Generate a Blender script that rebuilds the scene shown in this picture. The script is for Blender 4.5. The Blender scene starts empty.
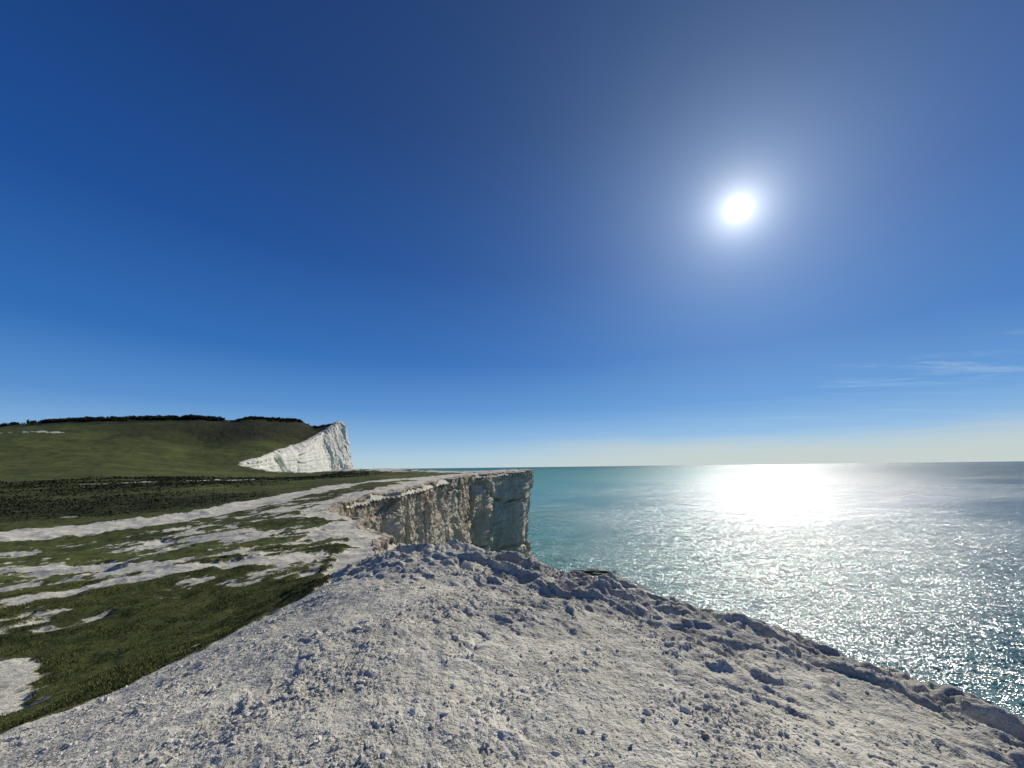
import bpy, math, numpy as np
from mathutils import Vector, Matrix
ZC=30.0
# ------------------------------------------------------------ noise helpers
def _h(ix,iy,seed):
    n=(ix.astype(np.int64)*374761393+iy.astype(np.int64)*668265263+seed*1274126177)&0xffffffff
    n=((n^(n>>13))*1274126177)&0xffffffff
    n=(n^(n>>16))
    n=(n*2246822519)&0xffffffff
    return ((n^(n>>15))&0xffffff)/float(0x1000000)
def perlin(x,y,seed=0):
    ix=np.floor(x);iy=np.floor(y);fx=x-ix;fy=y-iy
    u=fx*fx*fx*(fx*(fx*6-15)+10);v=fy*fy*fy*(fy*(fy*6-15)+10)
    def g(dx,dy):
        a=_h(ix+dx,iy+dy,seed)*2*math.pi
        return np.cos(a)*(fx-dx)+np.sin(a)*(fy-dy)
    a=g(0,0);b=g(1,0);c=g(0,1);d=g(1,1)
    return (a+(b-a)*u+(c-a)*v+(a-b-c+d)*u*v)*1.5
def fbm(x,y,octv=4,seed=0,gain=.5):
    s=0;a=1;t=0
    for i in range(octv):
        s=s+a*perlin(x*2**i+i*17.3,y*2**i-i*9.1,seed+i);t+=a;a*=gain
    return s/t
def ridged(x,y,octv=4,seed=0):
    s=0;a=1;t=0
    for i in range(octv):
        s=s+a*(1-np.abs(perlin(x*2**i+i*7.7,y*2**i+i*3.1,seed+i))*1.6);t+=a;a*=.5
    return s/t
def worley(x,y,seed=0):
    ix=np.floor(x);iy=np.floor(y)
    f1=np.full(x.shape,9.);f2=np.full(x.shape,9.);idc=np.zeros(x.shape)
    for dx in(-1,0,1):
        for dy in(-1,0,1):
            cx=ix+dx;cy=iy+dy
            px=cx+_h(cx,cy,seed);py=cy+_h(cx,cy,seed+91)
            dd=np.hypot(px-x,py-y);rid=_h(cx,cy,seed+177)
            c=dd<f1
            f2=np.where(c,f1,np.minimum(f2,dd));idc=np.where(c,rid,idc);f1=np.where(c,dd,f1)
    return f1,f2,idc
def sm(a,b,x):
    t=np.clip((x-a)/(b-a),0,1);return t*t*(3-2*t)
# ------------------------------------------------------------ terrain control
CP=np.array([
(0,0,-1.6),(0,3,-1.6),(0,6,-1.62),(1.3,6.3,-1.66),(2.6,5.7,-1.85),(3.7,4.6,-2.0),(4.4,3.8,-2.2),(3,2,-1.75),(6,0,-2.3),
(-2,8.8,-1.62),(-2,5,-1.62),(-3.6,8.3,-2.1),(-3.84,5.3,-2.2),(-5.1,4.4,-2.55),(-3,1,-1.9),(-6,0,-2.6),(-10,-5,-3.5),(0,-6,-1.6),
(-7,6,-3.2),(-6,9,-3.2),(-5,12,-3.0),(-9,17.7,-3.6),(-12.3,17.5,-3.9),(-15.3,16.4,-4.2),(-17,14,-4.3),(-12,10,-3.9),
(-6.8,22,-3.9),(-13,33,-3.9),(-11,24.7,-3.8),(-16,38,-3.5),(-17.8,44.5,-3.1),(-14.4,51,-2.7),(-12.3,78,-2),(-9.5,100,-1.5),(3,118,-.85),
(-25,25,-4.7),(-41,32.6,-5),(-33.5,37.5,-4.6),(-30.6,43.5,-4.1),(-32,63,-3.3),(-60,40,-5),(-60,60,-4.2),(-80,110,-3.0),(-40,110,-2.3),(-20,150,-1.9),
(-40,140,-2.3),(-60,170,-2.8),(-100,210,-2.7),(-60,130,-2.8),(-120,240,-1.5),(-5,135,-1.2),
(-120,90,-3.8),(-190,148,-3.0),(-150,200,-2.6),(-198,288,4.0),(-230,421,26),(-249,545,66),(-242,490,46),(-300,535,66),(-350,515,67),(-290,620,64),(-340,450,48),(-411,504,67),(-480,505,67),(-555,504,66),(-681,511,60),
(-254,241,6.8),(-363,342,27),(-358,272,15.6),(-300,374,24),(-700,900,40),(-400,800,50),(-1200,800,50),(-1500,300,30),(-3500,3000,30),
(-50,-20,-5),(-300,0,-2),(-20,-60,-3),(-1000,-200,10),(0,-300,-5),(10,-30,-2.2),(-4000,-1000,20),(0,-4000,0)],float)
def warp(x,y):
    r=np.hypot(x,y)+1e-9;rho=np.log1p(r/4);return x/r*rho,y/r*rho
cu,cv=warp(CP[:,0],CP[:,1]);NCP=len(CP)
def K(r2): return .5*r2*np.log(r2+1e-12)
A=np.zeros((NCP+3,NCP+3));A[:NCP,:NCP]=K((cu[:,None]-cu)**2+(cv[:,None]-cv)**2)+np.eye(NCP)*1e-4
A[:NCP,NCP]=1;A[:NCP,NCP+1]=cu;A[:NCP,NCP+2]=cv;A[NCP,:NCP]=1;A[NCP+1,:NCP]=cu;A[NCP+2,:NCP]=cv
def hs(x,y): return 1+np.hypot(x,y)/25
W=np.linalg.solve(A,np.concatenate([CP[:,2]/hs(CP[:,0],CP[:,1]),[0,0,0]]))
def tps(x,y):
    u,v=warp(x,y);o=W[NCP]+W[NCP+1]*u+W[NCP+2]*v
    for i in range(NCP): o=o+W[i]*K((u-cu[i])**2+(v-cv[i])**2)
    return o*hs(x,y)
# ------------------------------------------------------------ coast rim
RC=np.array([(200,-4000),(100,-1000),(30,-200),(14,-40),(9,-12),(6.8,-2),(5.6,1.6),(4.7,3.6),(3.8,4.8),(2.7,5.9),(1.4,6.6),(.3,7.5),(-1,8.6),(-2.3,9.5),(-3.2,11.5),
(-4.5,15),(-6.8,21.5),(-9.5,27.5),(-13,33),(-16.8,39),(-17.4,45),(-14.6,51),(-13.4,62),(-13,78),(-11.5,89),(-8.3,100),(-3,110),(3.9,118),(5.2,124),(2,138),
(-20,168),(-80,220),(-150,262),(-197,290),(-215,350),(-229,421),(-240,490),(-246,545),(-260,580),(-330,680),(-600,900),(-1500,1500),(-6000,3500)],float)
def catmull(P,per=12):
    out=[]
    for i in range(len(P)-1):
        p0=P[max(i-1,0)];p1=P[i];p2=P[i+1];p3=P[min(i+2,len(P)-1)]
        def tj(t,a,b): return t+max(np.linalg.norm(b-a),1e-6)**.5
        if i==0:p0=2*p1-p2
        if i==len(P)-2:p3=2*p2-p1
        t0=0;t1=tj(t0,p0,p1);t2=tj(t1,p1,p2);t3=tj(t2,p2,p3)
        for k in range(per):
            t=t1+(t2-t1)*k/per
            a1=(t1-t)/(t1-t0)*p0+(t-t0)/(t1-t0)*p1
            a2=(t2-t)/(t2-t1)*p1+(t-t1)/(t2-t1)*p2
            a3=(t3-t)/(t3-t2)*p2+(t-t2)/(t3-t2)*p3
            b1=(t2-t)/(t2-t0)*a1+(t-t0)/(t2-t0)*a2
            b2=(t3-t)/(t3-t1)*a2+(t-t1)/(t3-t1)*a3
            out.append((t2-t)/(t2-t1)*b1+(t-t1)/(t2-t1)*b2)
    out.append(P[-1]);return np.array(out)
RIM=catmull(RC,5)
_rr=np.hypot(RIM[:,0],RIM[:,1]);_t=np.gradient(RIM,axis=0);_t/=np.linalg.norm(_t,axis=1)[:,None]
_s=np.concatenate([[0],np.cumsum(np.linalg.norm(np.diff(RIM,axis=0),axis=1))])
_o=fbm(_s/6,_s*0+2.2,3,600)*np.where((_rr>25)&(_rr<200),1.5,0)+fbm(_s/35,_s*0+4.2,3,601)*np.where((_rr>=200)&(_rr<900),7,0)
RIM=RIM+np.stack([_t[:,1],-_t[:,0]],1)*_o[:,None]
def segdist(P,x,y):
    best=np.full(x.shape,1e18)
    for i in range(len(P)-1):
        ax,ay=P[i];bx,by=P[i+1];dx=bx-ax;dy=by-ay
        t=np.clip(((x-ax)*dx+(y-ay)*dy)/(dx*dx+dy*dy),0,1)
        best=np.minimum(best,(x-ax-t*dx)**2+(y-ay-t*dy)**2)
    return np.sqrt(best)
LAND=np.vstack([RIM,[(-9000,3500),(-9000,-6000),(200,-6000)]])
def inpoly(P,x,y):
    c=np.zeros(x.shape,bool);j=len(P)-1
    for i in range(len(P)):
        xi,yi=P[i];xj,yj=P[j]
        if yi!=yj:c^=((yi>y)!=(yj>y))&(x<(xj-xi)*(y-yi)/(yj-yi)+xi)
        j=i
    return c
def sdist(x,y):
    d=segdist(RIM,x,y);return np.where(inpoly(LAND,x,y),-d,d)
# ------------------------------------------------------------ chalk features
FE=[([(-75,22),(-41,32.6),(-33.5,37.5),(-30.6,43.5),(-31,55),(-30,70),(-20,85)],4.1),
([(-40,3),(-30,9),(-17,14),(-15.3,16.4),(-12.3,17.5),(-9.1,17.7)],1.1),
([(-24,21),(-15.8,18.2),(-12,22),(-11,25),(-15,38)],.9),
([(-10.5,8.2),(-8.8,7.0),(-7.2,5.9)],.75),([(-14,6),(-11.5,7.5)],.6),([(-125,120),(-88,131)],5),([(-560,392),(-440,380)],4)]
MB=[(-30,-12),(-12,-3),(-7,2.4),(-5.1,4.4),(-3.9,5.3),(-3.5,6.8),(-3.7,8.3),(-4.2,10.5),(-6,14),(-8,20)]
MBp=np.array(MB+[(40,20),(40,-60),(-30,-60)],float)
def grassfield(x,y,d):
    r=np.hypot(x,y)
    mb=segdist(np.array(MB,float),x,y);mb=np.where(inpoly(MBp,x,y),mb,-mb)
    mb=mb+.8*fbm(x/1.3,y/1.3,4,19)
    ch=sm(-.6,.45,mb)
    for i,(P,w) in enumerate(FE):
        q=segdist(np.array(P,float),x,y)+ (0 if i==0 else 1)*w*.9*fbm(x/(w*2),y/(w*2),3,23)
        ch=np.maximum(ch,sm(w*1.4,w*.6,q)*(1. if i==0 else .85))
    bw=np.interp(y,[0,10,16,30,45,60,90,120,170,300],[1,1,1.8,2.2,3.5,5,9,14,12,3])
    ch=np.maximum(ch,sm(-bw*1.7,-bw*.5,d)*.9)
    wear=sm(13,20,r)*sm(80,45,r)*sm(-42,-25,x)*.40
    ch=np.maximum(ch,wear);ch=np.maximum(ch,.28*sm(14,6,r))
    U=(x*.85+y*.52);Vv=(-x*.52+y*.85)
    q1=fbm(U/6.5,Vv/4.6,5,5,.62)
    nz=q1*1.05*sm(10,17,r)+fbm(U/1.9,Vv/1.4,4,25,.65)*.8*sm(90,30,r)*sm(4,9,r)
    nz=np.where(ch>.9,np.minimum(nz,.3),nz)
    nz=nz+.35*fbm(x/30,y/30,3,31)*sm(60,120,r)+.25*sm(80,160,r)
    return np.clip(1-ch+nz,0,1)
def scrubfield(x,y):
    r=np.hypot(x,y)
    s=sm(50,80,r)*sm(260,200,r)*sm(-42,-70,x)*(.45+1.4*fbm(x/26,y/18,4,61))
    q=segdist(np.array([(-45,54),(-60,50),(-100,62)],float),x,y)
    s=np.maximum(s,sm(15,5,q)*.9)
    hz=tps(x,y)
    hill=sm(22,42,hz+16*fbm(x/70,y/70,4,71)+(x+330)*.10)*sm(-470,-340,x)
    hill=np.maximum(hill,sm(51,60,hz+11*fbm(x/50,y/50,4,73)))
    return np.clip(np.maximum(s,hill*(r>300)),0,1)
def rockband(x,y,d):
    r=np.hypot(x,y)
    return sm(-3.2,-.9,d+1.4*fbm(x/1.7,y/1.7,3,81))*sm(17,12,r)
def height(x,y,d,g=None):
    r=np.hypot(x,y);z=tps(x,y)
    if g is None:g=grassfield(x,y,d)
    gm=sm(.4,.6,g)
    z=z+.35*sm(10,30,r)*fbm(x/7,y/7,4,3)+.05*fbm(x/1.6,y/1.6,3,9)
    z=z+gm*(.10*sm(3,9,r)*(.4+fbm(x/.7,y/.7,3,13))+.16*sm(5,10,r)*fbm(x/2.5,y/2.5,3,14))
    far=r>12
    if far.any():
        xf=x[far];yf=y[far];rf=r[far]
        sc=scrubfield(xf,yf);z[far]+=sc*(.3+fbm(xf/6,yf/6,5,15,.65))*np.clip(rf/120,.4,2)*.5
        z[far]+=(1-gm[far])*sm(12,20,rf)*sm(300,160,rf)*.28*(ridged(xf/3.5,yf/2.2,5,17)-.6)
        z[far]+=sm(200,400,rf)*(2.4*fbm(xf/60,yf/60,4,18)+.9*fbm(xf/16,yf/16,3,20))
    nr=r<17
    if nr.any():
        X=x[nr];Y=y[nr];D=d[nr];rb=rockband(X,Y,D);c=1-gm[nr]
        ca,sa=math.cos(.75),math.sin(.75);U=X*ca-Y*sa;V=X*sa+Y*ca
        U=U+.22*fbm(X*1.3,Y*1.3,4,201);V=V+.22*fbm(X*1.3+9,Y*1.3,4,202)
        f1,f2,i1=worley(U*1.0,V*2.2,40);g1,g2,i2=worley(U*3.2,V*6,41);h1,h2,i3=worley(X*19,Y*19,42)
        j1,j2,i5=worley(U*9,V*13,47);k1,k2,i4=worley(X*42,Y*42,43)
        dz=rb*(.23*(ridged(U/1.6,V/.8,4,44)-.6)+.13*(i1-.4)*sm(0,.16,f2-f1)+.065*(i2-.5)*sm(0,.12,g2-g1)+.030*(i5-.5)*sm(0,.12,j2-j1)+.02)
        lum=.25+.75*sm(-.2,.5,fbm(X/.9,Y/.9,3,46))
        dz=dz+c*lum*(.016*i3*np.sqrt(np.clip(1-(h1*1.6)**2,0,1))+.012*i4*np.sqrt(np.clip(1-(k1*1.7)**2,0,1)))
        ledge=sm(-.1,.3,fbm(X/1.2+4,Y/1.2,3,53))
        dz=dz+c*ledge*(.022*(i2-.5)*sm(0,.14,g2-g1)+.010*(i5-.5)*sm(0,.14,j2-j1))
        dz=dz+c*.052*fbm(X*1.3,Y*1.3,5,48,.52)+c*.011*ridged(X*3,Y*3,3,49)+c*.007*fbm(X*14,Y*14,3,52)
        dz=dz+rb*.02*fbm(X*6,Y*6,3,50)
        z[nr]+=dz*sm(17,14,r[nr])
    return z
# ------------------------------------------------------------ mesh utils
def mesh_from(name,V,F,attrs=None,mat=None,smooth=False):
    me=bpy.data.meshes.new(name);k=F.shape[1]
    me.vertices.add(len(V));me.vertices.foreach_set('co',V.astype(np.float32).ravel())
    me.loops.add(F.size);me.loops.foreach_set('vertex_index',F.astype(np.int32).ravel())
    me.polygons.add(len(F));me.polygons.foreach_set('loop_start',np.arange(0,F.size,k,dtype=np.int32))
    me.polygons.foreach_set('loop_total',np.full(len(F),k,np.int32))
    me.polygons.foreach_set('use_smooth',np.full(len(F),smooth,bool))
    if attrs is not None:
        a=me.color_attributes.new('m','FLOAT_COLOR','POINT')
        a.data.foreach_set('color',attrs.astype(np.float32).ravel())
    me.update();me.validate()
    ob=bpy.data.objects.new(name,me);bpy.context.collection.objects.link(ob)
    if mat:me.materials.append(mat)
    return ob
# ------------------------------------------------------------ node helpers
class NT:
    def __init__(s,t): s.t=t;s.n=t.nodes;s.l=t.links
    def new(s,ty,**k):
        x=s.n.new(ty)
        for a,b in k.items(): setattr(x,a,b)
        return x
    def put(s,sock,v):
        if isinstance(v,bpy.types.NodeSocket): s.l.new(v,sock)
        elif v is not None: sock.default_value=v
    def math(s,op,a,b=None,c=None,clamp=False):
        x=s.new('ShaderNodeMath',operation=op,use_clamp=clamp);s.put(x.inputs[0],a)
        if b is not None:s.put(x.inputs[1],b)
        if c is not None:s.put(x.inputs[2],c)
        return x.outputs[0]
    def vm(s,op,a,b=None):
        x=s.new('ShaderNodeVectorMath',operation=op);s.put(x.inputs[0],a)
        if b is not None:
            if op=='SCALE': s.put(x.inputs[3],b)
            else: s.put(x.inputs[1],b)
        return x.outputs[1] if op in('DOT_PRODUCT','LENGTH') else x.outputs[0]
    def noise(s,vec,scale,det=4,rough=.5,col=False,dist=0):
        x=s.new('ShaderNodeTexNoise');s.put(x.inputs['Vector'],vec);x.inputs['Scale'].default_value=scale
        x.inputs['Detail'].default_value=det;x.inputs['Roughness'].default_value=rough;x.inputs['Distortion'].default_value=dist
        return x.outputs['Color' if col else 'Fac']
    def ss(s,a,b,v,o0=0.,o1=1.):
        x=s.new('ShaderNodeMapRange',interpolation_type='SMOOTHSTEP');s.put(x.inputs[0],v)
        x.inputs[1].default_value=a;x.inputs[2].default_value=b;x.inputs[3].default_value=o0;x.inputs[4].default_value=o1
        return x.outputs[0]
    def mix(s,f,a,b,mode='MIX'):
        x=s.new('ShaderNodeMix',data_type='RGBA',blend_type=mode);s.put(x.inputs[0],f)
        s.put(x.inputs[6],a if isinstance(a,bpy.types.NodeSocket) else (*a,1))
        s.put(x.inputs[7],b if isinstance(b,bpy.types.NodeSocket) else (*b,1));return x.outputs[2]
    def bump(s,h,st,dist,nrm=None):
        x=s.new('ShaderNodeBump');s.put(x.inputs['Height'],h);x.inputs['Strength'].default_value=st;x.inputs['Distance'].default_value=dist
        if nrm is not None:s.put(x.inputs['Normal'],nrm)
        return x.outputs[0]
def newmat(name):
    m=bpy.data.materials.new(name);m.use_nodes=True;t=NT(m.node_tree)
    p=m.node_tree.nodes['Principled BSDF'];return m,t,p
def ground_mat():
    m,t,p=newmat('chalk_and_turf')
    pos=t.new('ShaderNodeNewGeometry').outputs['Position']
    at=t.new('ShaderNodeVertexColor',layer_name='m');sep=t.new('ShaderNodeSeparateColor');t.l.new(at.outputs[0],sep.inputs[0])
    R,G,B=sep.outputs
    n1=t.noise(pos,.9,5,.6);n2=t.noise(pos,6,4,.65);n3=t.noise(pos,45,3,.6);n0=t.noise(pos,.05,4,.55);nf=t.noise(t.vm('MULTIPLY',pos,(.6,1.6,1)),.014,4,.6)
    nm=t.noise(pos,.16,5,.7)
    e=t.math('ADD',t.math('MULTIPLY',t.math('SUBTRACT',n2,.5),.55),t.math('MULTIPLY',t.math('SUBTRACT',n1,.5),.7))
    e=t.math('ADD',e,t.math('MULTIPLY',t.math('SUBTRACT',n3,.5),.25))
    gr=t.ss(.42,.56,t.math('ADD',R,e))
    chalk=t.mix(t.ss(.3,.7,n1),(.57,.53,.425),(.73,.68,.55))
    chalk=t.mix(t.ss(.42,.64,n2,0,.7),chalk,(.46,.425,.335))
    chalk=t.mix(t.ss(.55,.72,n3,0,.5),chalk,(.80,.755,.64))
    chalk=t.mix(t.ss(.56,.65,t.noise(pos,22,3,.7),0,.5),chalk,(.32,.295,.24))
    chalk=t.mix(t.math('MULTIPLY',B,t.ss(.38,.60,t.noise(pos,2.3,5,.6),.0,.8)),chalk,(.33,.32,.285))
    g=t.mix(t.ss(.3,.7,n1),(.054,.066,.016),(.112,.124,.032))
    g=t.mix(t.ss(.45,.68,n2,0,.6),g,(.145,.125,.054))
    g=t.mix(t.ss(.4,.6,n3,0,.5),g,(.030,.040,.011))
    g=t.mix(t.ss(.42,.62,n0,0,.6),g,(.105,.130,.030))
    g=t.mix(t.ss(.46,.60,nf,0,.6),g,(.050,.062,.018))
    g=t.mix(t.ss(.52,.64,nm,0,.6),g,(.028,.036,.012))
    g=t.mix(t.ss(.50,.34,nm,0,.35),g,(.15,.14,.05))
    g=t.mix(t.math('MULTIPLY',G,t.ss(.35,.55,t.noise(pos,.35,5,.65),.55,1.)),g,(.023,.026,.011))
    br=t.math('MULTIPLY',G,t.ss(.52,.64,t.noise(pos,.12,5,.65),0,.6))
    g=t.mix(br,g,(.064,.050,.022))
    col=t.mix(gr,chalk,g);t.l.new(col,p.inputs['Base Color'])
    p.inputs['Roughness'].default_value=.95;p.inputs['Specular IOR Level'].default_value=.1
    b=t.bump(n3,.8,.024);b=t.bump(n2,.55,.08,b);b=t.bump(t.noise(pos,160,2,.6),.7,.006,b)
    b=t.bump(n1,.4,.3,b)
    t.l.new(b,p.inputs['Normal']);return m
def cliff_mat():
    m,t,p=newmat('chalk_cliff_rock')
    pos=t.new('ShaderNodeNewGeometry').outputs['Position']
    at=t.new('ShaderNodeVertexColor',layer_name='m');sep=t.new('ShaderNodeSeparateColor');t.l.new(at.outputs[0],sep.inputs[0])
    R,G,B=sep.outputs
    vs=t.vm('MULTIPLY',pos,(1,1,.22));hsn=t.vm('MULTIPLY',pos,(.12,.12,1.6))
    n1=t.noise(vs,.5,6,.65);n2=t.noise(hsn,.9,5,.6);n3=t.noise(pos,1.8,6,.65);n4=t.noise(pos,.09,3,.5)
    c=t.mix(t.ss(.35,.65,n1),(.60,.495,.35),(.82,.72,.55))
    c=t.mix(t.ss(.5,.68,n2,0,.5),c,(.49,.39,.26))
    c=t.mix(t.ss(.52,.66,n3,0,.65),c,(.33,.25,.15))
    c=t.mix(t.ss(.50,.64,n4,0,.5),c,(.56,.425,.25))
    c=t.mix(t.math('MULTIPLY',G,t.ss(.35,.6,n3)),c,(.20,.16,.09))
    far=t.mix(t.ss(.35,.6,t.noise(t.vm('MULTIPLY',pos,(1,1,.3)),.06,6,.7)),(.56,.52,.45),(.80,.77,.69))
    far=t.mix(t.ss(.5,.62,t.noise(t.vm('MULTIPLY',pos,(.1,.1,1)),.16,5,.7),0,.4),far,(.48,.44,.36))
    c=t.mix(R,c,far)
    t.l.new(c,p.inputs['Base Color']);p.inputs['Roughness'].default_value=.95;p.inputs['Specular IOR Level'].default_value=.1
    b=t.bump(n3,1.,.6);b=t.bump(n1,.8,1.4,b);t.l.new(b,p.inputs['Normal']);return m
GM=ground_mat();CM=cliff_mat()
# ------------------------------------------------------------ ground sheet
az=np.concatenate([np.arange(-68,66,.14),np.arange(66,292,2.)]);az=np.radians(az)
rr=[.5]
while rr[-1]<7000:
    r=rr[-1];rr.append(r*(1.012 if r<1.8 else 1.0042 if r<12 else 1.0065 if r<40 else 1.009 if r<200 else 1.012 if r<900 else 1.05))
rr=np.array(rr);NA=len(az);NR=len(rr)
X=(rr[:,None]*np.sin(az)[None]).ravel();Y=(rr[:,None]*np.cos(az)[None]).ravel()
D=np.empty_like(X)
for i in range(0,len(X),60000): D[i:i+60000]=sdist(X[i:i+60000],Y[i:i+60000])
RRv=np.hypot(X,Y)
wv=np.where(RRv<14,1.6,.2+.004*RRv)
keep=D<wv
idx=np.where(keep)[0]
x=X[idx];y=Y[idx];d=D[idx]
g=np.empty_like(x);z=np.empty_like(x);sc=np.empty_like(x)
for i in range(0,len(x),60000):
    q=slice(i,i+60000);g[q]=grassfield(x[q],y[q],d[q]);z[q]=height(x[q],y[q],d[q],g[q]);sc[q]=scrubfield(x[q],y[q])
r=RRv[idx]
nearw=sm(18,13,r)
dd=np.clip(d+.55,0,None)
drop_near=.55*dd**2+np.clip(d-.5,0,None)*2.5
w=.35+.006*r
drop_far=np.clip(d+w,0,None)*.8
z=z-nearw*drop_near-(1-nearw)*drop_far
rb=rockband(x,y,d)
att=np.stack([g,sc,rb,np.ones_like(g)],1)
remap=np.full(len(X),-1,np.int64);remap[idx]=np.arange(len(idx))
I,J=np.meshgrid(np.arange(NR-1),np.arange(NA),indexing='ij');J2=(J+1)%NA
F=np.stack([I*NA+J,I*NA+J2,(I+1)*NA+J2,(I+1)*NA+J],-1).reshape(-1,4)
F=remap[F];F=F[(F>=0).all(1)][:,::-1]
V=np.stack([x,y,z+ZC],1)
ground=mesh_from('ground',V,F,att,GM,True)
# ------------------------------------------------------------ cliffs
def resample(P):
    out=[];s=0
    for i in range(len(P)-1):
        a=P[i];b=P[i+1];L=np.linalg.norm(b-a);mid=np.hypot(*(a+b)/2)
        if mid>1300 or a[1]<-60: continue
        st=np.clip(.0022*mid,.05,1.4) if a[1]>0 else .4
        k=max(1,int(L/st))
        for j in range(k): out.append((*(a+(b-a)*j/k),s+L*j/k))
        s+=L
    return np.array(out)
def build_cliff(name,sel,step_rows,strip=True,pale=0.):
    Q=sel
    x=Q[:,0];y=Q[:,1];s=Q[:,2]
    tx=np.gradient(x);ty=np.gradient(y);kk=np.hanning(25);kk/=kk.sum()
    tx=np.convolve(np.pad(tx,12,'edge'),kk,'valid');ty=np.convolve(np.pad(ty,12,'edge'),kk,'valid')
    L=np.hypot(tx,ty);nx=ty/L;ny=-tx/L
    r=np.hypot(x,y);w=.4+.008*r
    amp=np.clip(r*.015,.08,1.7)*np.where(r>250,2.3,1);bat=np.interp(r,[0,15,40,70,130,240,400,700],[.15,.12,.10,.03,-.04,.2,.28,.30])
    rows=[];G=[]
    def off(z,k=1.):
        q=s/np.clip(r/90,.3,6);zz=z/np.clip(r/90,.3,6)
        f1,f2,i1=worley(q/4+.3*fbm(q/3,zz/6,2,99),zz/9,301);a1,a2,i2=worley(q/1.5,zz/2.6,302)
        o=1.0*fbm(q/6,zz/22,3,303)+1.0*(i1-.5)+.45*(i2-.5)+.35*fbm(q/.9,zz/1.2,3,304)+.12*fbm(zz*0+3.3,zz/.6,2,306)
        o=o-.9*sm(.10,0,f2-f1)*.7+.7*(ridged(q/3.2,zz/16,3,305)-.6)
        return o*amp*k
    for f in ([-1.15,-.9,-.6,-.3,0] if strip else [.3]):
        dd=w*f
        px=x+nx*(dd+(1+max(f,-1))*off(np.zeros_like(x)+ZC)*.8);py=y+ny*(dd+(1+max(f,-1))*off(np.zeros_like(x)+ZC)*.8)
        hz=height(px,py,np.full_like(px,-.4))+ZC+(-.25 if f<-1 else .03)-.12*max(0,f+.5)*w*2
        if not strip: hz-=1.2
        hz=hz-max(0,f+1)*amp*.35*np.clip(fbm(s/np.clip(r/50,.3,6),s*0+7,4,311)+.2,0,1)
        rows.append(np.stack([px,py,hz],1));G.append(np.full_like(px,0.15))
    ztop=rows[-1][:,2]
    for t in np.linspace(0,1,step_rows)[1:]:
        z=ztop*(1-t)+(-1.5)*t
        o=off(z);o0=off(np.zeros_like(x)+ZC)*.8;k=sm(0,.06,t)
        o=o0*(1-k)+o*k
        dd=(w*0 if strip else .3)+o+bat*(ztop-z)
        rows.append(np.stack([x+nx*dd,y+ny*dd,z],1));G.append(sm(.09,.0,t)*np.ones_like(x)*.9)
    V=np.concatenate(rows);NRr=len(rows);NC=len(x)
    G=np.concatenate(G);att=np.stack([G*0+pale,G,G*0,G*0+1],1)
    I,J=np.meshgrid(np.arange(NRr-1),np.arange(NC-1),indexing='ij')
    F=np.stack([I*NC+J,(I+1)*NC+J,(I+1)*NC+J+1,I*NC+J+1],-1).reshape(-1,4)
    return mesh_from(name,V,F,att,CM,False)
Q=resample(RIM);qr=np.hypot(Q[:,0],Q[:,1]);iN=np.where((qr>15)&(Q[:,1]>0))[0][0];iM=np.where((Q[:,1]>150))[0][0]
build_cliff('chalk_cliff',Q[:iN+6],50,False)
build_cliff('chalk_cliff.001',Q[iN-3:iM+2],150,True)
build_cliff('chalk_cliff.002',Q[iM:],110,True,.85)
# ------------------------------------------------------------ sea
mw,t,p=newmat('sea_water')
pos=t.new('ShaderNodeNewGeometry').outputs['Position']
sx=t.new('ShaderNodeSeparateXYZ');t.l.new(pos,sx.inputs[0])
rot=t.new('ShaderNodeMapping');t.l.new(pos,rot.inputs[0]);rot.inputs['Rotation'].default_value=(0,0,.5);rot.inputs['Scale'].default_value=(.5,1,1)
rp=rot.outputs[0]
half=(.5,.5,.5)
def slope(sc,amp,det=2,src=rp):
    return t.vm('SCALE',t.vm('SUBTRACT',t.noise(src,sc,det,.6,True),half),amp)
gust=t.noise(t.vm('MULTIPLY',pos,(.5,1,1)),.006,5,.6)
far=t.vm('LENGTH',pos)
s=t.vm('ADD',slope(4.5,2.7,2),t.vm('ADD',slope(1.1,1.5),t.vm('ADD',slope(.16,.45),slope(.03,.15,1))))
s=t.vm('SCALE',s,t.ss(.32,.68,gust,.65,1.35))
s=t.vm('ADD',t.vm('MULTIPLY',s,(1,1,0)),(0,0,1))
nrm=t.vm('NORMALIZE',s)
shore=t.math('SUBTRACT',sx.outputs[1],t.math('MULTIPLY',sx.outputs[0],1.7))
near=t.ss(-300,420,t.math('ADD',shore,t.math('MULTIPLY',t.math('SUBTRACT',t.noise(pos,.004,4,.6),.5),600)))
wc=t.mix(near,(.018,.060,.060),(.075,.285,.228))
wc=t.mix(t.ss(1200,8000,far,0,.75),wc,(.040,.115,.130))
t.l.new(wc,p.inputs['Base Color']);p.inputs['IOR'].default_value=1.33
# unresolved distant ripples: rougher; specular lowered with distance to tone down horizon glare
lf=t.math('LOGARITHM',far,10.)
t.l.new(t.ss(2.0,3.3,lf,.14,.32),p.inputs['Roughness']);t.l.new(t.ss(2.2,3.4,lf,.48,.09),p.inputs['Specular IOR Level'])
t.l.new(nrm,p.inputs['Normal'])
SR=90000
ang=np.linspace(0,2*math.pi,129)[:-1];Vs=[(0,0,0)]+[(SR*math.cos(a),SR*math.sin(a),0) for a in ang]
Fs=np.array([(0,1+i,1+(i+1)%128) for i in range(128)])
mesh_from('sea',np.array(Vs,float),Fs,None,mw,False)
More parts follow.
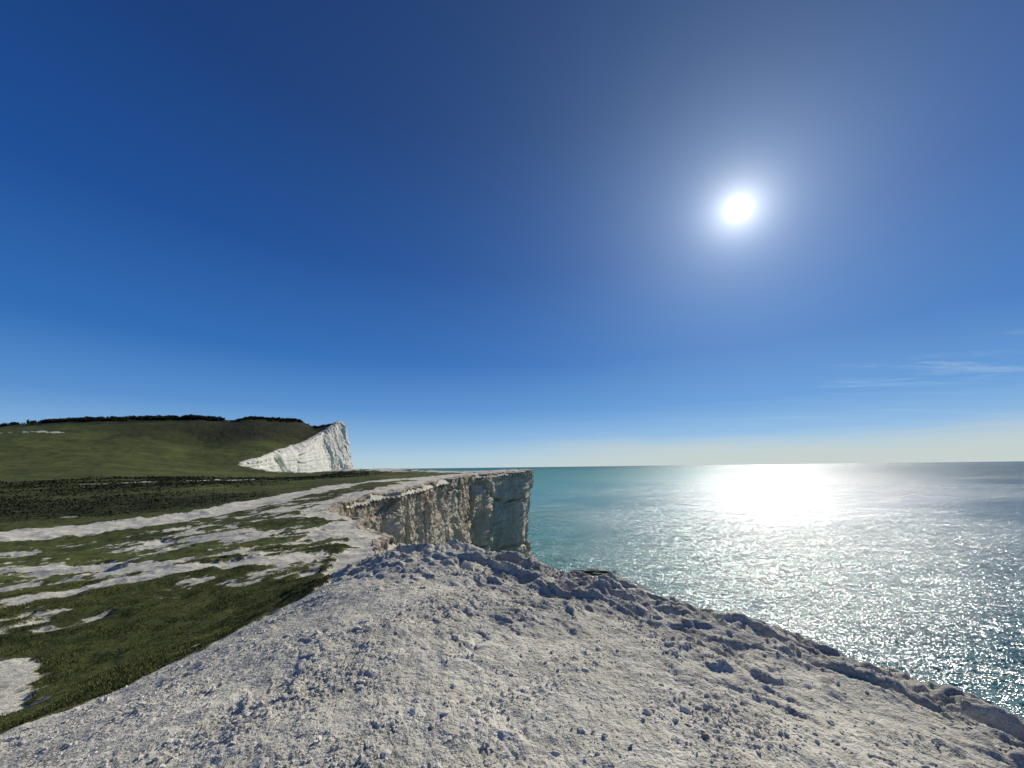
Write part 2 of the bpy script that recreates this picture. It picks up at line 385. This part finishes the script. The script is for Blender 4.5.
# ------------------------------------------------------------ loose chalk stones
def ico(sub):
    import bmesh
    b=bmesh.new();bmesh.ops.create_icosphere(b,subdivisions=sub,radius=1);b.verts.ensure_lookup_table()
    v=np.array([q.co[:] for q in b.verts]);f=np.array([[w.index for w in q.verts] for q in b.faces]);b.free();return v,f
def stones(N,smin,smax,sub,rmin,rmax,seed,pw=2.6):
    R=np.random.default_rng(seed)
    a=R.uniform(-1.1,1.1,N*4);rad=np.sqrt(R.uniform(rmin**2,rmax**2,N*4))
    rad=np.where(R.random(N*4)<.6,rmin+(rmax-rmin)*R.random(N*4)**1.3,rad)
    px=rad*np.sin(a);py=rad*np.cos(a);cl=fbm(px/.9,py/.9,3,46)
    ok=(R.random(N*4)<.15+.85*sm(-.1,.4,cl+.15*np.clip(-px/3,-1,1)))
    px=px[ok];py=py[ok];d=sdist(px,py);g=grassfield(px,py,d);ok=(d<.3)&(g<.42)
    px=px[ok][:N];py=py[ok][:N];d=d[ok][:N];n=len(px)
    z=height(px,py,d)-(.55*np.clip(d+.55,0,None)**2)
    s=smin*(smax/smin)**(R.random(n)**pw)
    v,f=ico(sub);m=len(v)
    jit=1+.28*R.standard_normal((n,m,1)) if sub==1 else 1+.16*R.standard_normal((n,m,1))
    P=v[None]*jit*(s[:,None,None])*np.stack([R.uniform(.7,1.3,n),R.uniform(.6,1.1,n),R.uniform(.4,.8,n)],1)[:,None]
    th=R.uniform(0,6.28,n);c=np.cos(th)[:,None];si=np.sin(th)[:,None]
    tl=R.uniform(-.5,.5,n)[:,None]
    x0=P[...,0];y0=P[...,1];z0=P[...,2];y1=y0*np.cos(tl)-z0*np.sin(tl);z1=y0*np.sin(tl)+z0*np.cos(tl)
    Vv=np.stack([x0*c-y1*si+px[:,None],x0*si+y1*c+py[:,None],z1+z[:,None]+ZC],-1).reshape(-1,3)
    Ff=(f[None]+np.arange(n)[:,None,None]*m).reshape(-1,3)
    col=np.repeat(R.random(n),m);return Vv,Ff,col
parts=[stones(34000,.004,.015,1,1.6,9.5,1,2.),stones(2200,.010,.032,2,2,9.8,2,2.2)]
Vv=[];Ff=[];Cc=[];o=0
for a,b,c in parts: Vv.append(a);Ff.append(b+o);Cc.append(c);o+=len(a)
C=np.concatenate(Cc);att=np.stack([C,C,C,C*0+1],1)
ms,t,p=newmat('chalk_stone')
at=t.new('ShaderNodeVertexColor',layer_name='m');pos=t.new('ShaderNodeNewGeometry').outputs['Position']
sep=t.new('ShaderNodeSeparateColor');t.l.new(at.outputs[0],sep.inputs[0])
c=t.mix(sep.outputs[0],(.48,.445,.36),(.78,.735,.62));c=t.mix(t.ss(.95,.98,sep.outputs[0]),c,(.22,.205,.18))
c=t.mix(t.ss(.5,.7,t.noise(pos,30,3),0,.4),c,(.44,.40,.32))
t.l.new(c,p.inputs['Base Color']);p.inputs['Roughness'].default_value=.95;p.inputs['Specular IOR Level'].default_value=.1
mesh_from('chalk_rubble',np.concatenate(Vv),np.concatenate(Ff),att,ms,False)
# ------------------------------------------------------------ turf blades
def blades(N,seed,a0,a1,r0,r1,pw,thr,h0,h1,w0,w1,fn=None):
    R=np.random.default_rng(seed)
    a=R.uniform(a0,a1,N);rad=r0+(r1-r0)*R.random(N)**pw
    px=rad*np.sin(a);py=rad*np.cos(a);d=sdist(px,py);g=grassfield(px,py,d)+.3*fbm(px*1.1,py*1.1,3,401)
    ok=(g>thr)&(d<-.5)
    if fn is not None: ok&=fn(px,py,R)
    px=px[ok];py=py[ok];d=d[ok];rad=rad[ok];nb=len(px)
    k=np.clip(rad/12,.6,50) if fn is not None else .8+rad/28
    z=height(px,py,d);hgt=R.uniform(h0,h1,nb)*k*(.5+1.2*sm(-.3,.4,fbm(px/1.1,py/1.1,2,402)));wd=R.uniform(w0,w1,nb)*k
    th=R.uniform(0,6.28,nb);ln=hgt*R.uniform(.1,1.3,nb);lt=R.uniform(0,6.28,nb)
    b1=np.stack([px-wd*np.cos(th),py-wd*np.sin(th),z+ZC-.01],1);b2=np.stack([px+wd*np.cos(th),py+wd*np.sin(th),z+ZC-.01],1)
    tp=np.stack([px+ln*np.cos(lt),py+ln*np.sin(lt),z+ZC+hgt],1)
    return np.stack([b1,b2,tp],1).reshape(-1,3),np.repeat(R.random(nb),3)
def leafmat(name,c0,c1,c2,c3):
    mg,t,p=newmat(name)
    at=t.new('ShaderNodeVertexColor',layer_name='m');sep=t.new('ShaderNodeSeparateColor');t.l.new(at.outputs[0],sep.inputs[0])
    pos=t.new('ShaderNodeNewGeometry').outputs['Position']
    c=t.mix(sep.outputs[0],c0,c1);c=t.mix(t.ss(.80,.95,sep.outputs[0]),c,c2)
    c=t.mix(t.ss(.42,.58,t.noise(pos,.6,4,.6),0,.7),c,c3)
    t.l.new(c,p.inputs['Base Color']);p.inputs['Roughness'].default_value=.7;p.inputs['Specular IOR Level'].default_value=.1
    return mg
Vb,C=blades(400000,11,-1.15,-.2,4,24,1.1,.56,.008,.028,.003,.007)
mesh_from('grass',Vb,np.arange(len(Vb)).reshape(-1,3),np.stack([C,C,C,C*0+1],1),leafmat('turf_blades',(.090,.105,.026),(.18,.19,.054),(.27,.23,.11),(.050,.060,.018)),False)
Vb,C=blades(160000,12,-1.15,-.35,45,240,1.,.5,.006,.026,.008,.022,lambda x,y,R:scrubfield(x,y)>R.random(len(x))*.9+.1)
mesh_from('scrub',Vb,np.arange(len(Vb)).reshape(-1,3),np.stack([C,C,C,C*0+1],1),leafmat('scrub_leaves',(.028,.034,.012),(.046,.052,.017),(.055,.050,.020),(.032,.032,.013)),False)
# ------------------------------------------------------------ trees on the skyline
R=np.random.default_rng(21)
line=np.array([(-700,515),(-620,512),(-555,506),(-470,506),(-411,506),(-340,518),(-262,540)],float)
VT=[];tx=[]
for i in range(900):
    u=R.random()**.8*(len(line)-1.001);k=int(u);q=line[k]+(line[k+1]-line[k])*(u-k)+R.normal(0,10,2)
    if fbm(np.array([q[0]/45]),np.array([0.]),3,77)[0]<-.16: continue
    if q[0]>-262: continue
    tx.append(q)
tx=np.array(tx);tz=height(tx[:,0],tx[:,1],np.full(len(tx),-50.))
for (qx,qy),qz in zip(tx,tz):
    S=R.uniform(1.1,4.6)*(1 if qx<-380 else .6);m=110
    dr=R.standard_normal((m,3));dr/=np.linalg.norm(dr,axis=1)[:,None];rd=R.random(m)**.4
    c=dr*rd[:,None]*np.array([S*1.1,S*.9,S*.6])+np.array([qx,qy,qz+ZC+S*.5])+R.normal(0,.3,(m,3))
    e1=R.standard_normal((m,3))*S*.17;e2=R.standard_normal((m,3))*S*.17
    VT.append(np.stack([c-e1,c+e1,c+e2],1).reshape(-1,3))
    zt=qz+ZC
    VT.append(np.array([(qx-.2,qy,zt-1),(qx+.2,qy,zt-1),(qx,qy,zt+S)]))
VT=np.concatenate(VT);FT=np.arange(len(VT)).reshape(-1,3)
mt,t,p=newmat('hedge_foliage');pos=t.new('ShaderNodeNewGeometry').outputs['Position']
t.l.new(t.mix(t.noise(pos,.3,4),(.012,.016,.007),(.04,.045,.018)),p.inputs['Base Color']);p.inputs['Roughness'].default_value=.9
p.inputs['Specular IOR Level'].default_value=.05
mesh_from('tree_line',VT,FT,None,mt,False)
# ------------------------------------------------------------ reef rock in the sea
v,f=ico(4);scl=np.array([6.5,2.0,.9]);nn=fbm(v[:,0]*2.2+5,v[:,1]*2.2+v[:,2]*1.7,4,500)
v2=v*(1+.55*nn[:,None])*scl+np.array([22,120,-.1])
mr,t,p=newmat('wet_rock');pos=t.new('ShaderNodeNewGeometry').outputs['Position']
t.l.new(t.mix(t.noise(pos,1.2,5),(.02,.02,.016),(.07,.065,.045)),p.inputs['Base Color']);p.inputs['Roughness'].default_value=.6
mesh_from('sea_rock',v2,f,None,mr,False)
# ------------------------------------------------------------ sun, sky
EL=math.radians(31.4);AZ=math.radians(33.9)
S=Vector((math.cos(EL)*math.sin(AZ),math.cos(EL)*math.cos(AZ),math.sin(EL)))
sl=bpy.data.lights.new('sun','SUN');sl.energy=4.3;sl.angle=math.radians(.53);sl.color=(1,.95,.85)
so=bpy.data.objects.new('sun',sl);so.rotation_euler=S.to_track_quat('Z','Y').to_euler();so.location=S*200;bpy.context.collection.objects.link(so)
wd=bpy.data.worlds.new('World');bpy.context.scene.world=wd;wd.use_nodes=True
t=NT(wd.node_tree);bg=wd.node_tree.nodes['Background'];ST=.1
sky=t.new('ShaderNodeTexSky',sky_type='NISHITA');sky.sun_disc=False;sky.sun_elevation=EL;sky.sun_rotation=AZ
sky.altitude=30;sky.air_density=1.0;sky.dust_density=.2;sky.ozone_density=3
bg.inputs[1].default_value=ST
dirv=t.vm('NORMALIZE',t.new('ShaderNodeTexCoord').outputs['Generated'])
sp=t.new('ShaderNodeSeparateXYZ');t.l.new(dirv,sp.inputs[0])
el=t.math('MULTIPLY',t.math('ARCSINE',sp.outputs[2]),57.2958)
ramp=t.new('ShaderNodeValToRGB');t.l.new(t.math('DIVIDE',el,90.,clamp=True),ramp.inputs[0])
stops=[(0,(.45,.60,.67)),(1.5,(.38,.57,.72)),(4,(.23,.43,.70)),(8,(.090,.27,.61)),(15,(.024,.142,.46)),(28,(.006,.068,.30)),(45,(.0025,.035,.18)),(65,(.0015,.022,.13)),(90,(.001,.015,.1))]
cr=ramp.color_ramp
while len(cr.elements)<len(stops): cr.elements.new(.5)
for e,(a,c) in zip(cr.elements,stops): e.position=a/90;e.color=(*c,1)
ang=t.math('MULTIPLY',t.math('ARCCOSINE',t.vm('DOT_PRODUCT',dirv,tuple(S))),57.2958)
def lobe(amp,wd_): return t.math('MULTIPLY',t.math('EXPONENT',t.math('MULTIPLY',ang,-1/wd_)),amp)
def cmul(v,c): return t.vm('MULTIPLY',t.mix(1.,(0,0,0),v),c)
disc=t.ss(.8,1.6,ang,6.,0.)
white=t.math('ADD',disc,lobe(1.5,1.7))
tot=t.vm('ADD',t.vm('ADD',cmul(white,(1,1,1)),cmul(lobe(.36,8.5),(.82,.95,1.02))),cmul(lobe(.14,30),(.35,.62,.75)))
base=t.vm('SCALE',ramp.outputs[0],1/ST)
base=t.mix(.06,base,sky.outputs[0])
zc=t.math('MAXIMUM',sp.outputs[2],.012)
cp=t.vm('DIVIDE',dirv,cmul(zc,(1,1,1)))
mp=t.new('ShaderNodeMapping');t.l.new(cp,mp.inputs[0]);mp.inputs['Rotation'].default_value=(0,0,.95);mp.inputs['Scale'].default_value=(.35,1.6,1)
cn=t.noise(mp.outputs[0],1.1,6,.62,False,.6)
azd=t.vm('DOT_PRODUCT',t.vm('NORMALIZE',t.vm('MULTIPLY',dirv,(1,1,0))),(math.sin(.9),math.cos(.9),0))
m1=t.math('MULTIPLY',t.math('MULTIPLY',t.ss(.95,1.,azd),t.ss(7,8.8,el)),t.ss(12.5,9.8,el))
m1=t.math('MULTIPLY',m1,t.ss(.5,.72,cn,0,.40))
m2=t.math('MULTIPLY',t.math('MULTIPLY',t.ss(.5,.95,azd),t.ss(10,3,el)),t.ss(.48,.72,cn,0,.22))
hz=t.noise(t.vm('MULTIPLY',dirv,(1,1,14)),3.,4,.6)
m3=t.math('MULTIPLY',t.ss(.45,.97,azd),t.ss(4.6,1.2,t.math('ADD',el,t.math('MULTIPLY',t.math('SUBTRACT',hz,.5),5.)),0,.75))
base=t.mix(m1,base,tuple(v/ST for v in(.50,.63,.74)))
base=t.mix(m2,base,tuple(v/ST for v in(.50,.62,.70)))
base=t.mix(m3,base,tuple(v/ST for v in(.57,.60,.55)))
t.l.new(t.vm('ADD',base,t.vm('SCALE',tot,1/ST)),bg.inputs[0])
# ------------------------------------------------------------ camera
cd=bpy.data.cameras.new('camera');cd.sensor_width=36;cd.lens=385/1024*36;cd.clip_start=.05;cd.clip_end=200000
co=bpy.data.objects.new('camera',cd);bpy.context.collection.objects.link(co);bpy.context.scene.camera=co
co.matrix_world=Matrix.Translation((0,0,ZC))@Matrix.Rotation(math.radians(90+12.2),4,'X')@Matrix.Rotation(math.radians(-.69),4,'Z')
sc=bpy.context.scene;sc.view_settings.view_transform='Standard';sc.view_settings.look='None';sc.view_settings.exposure=0
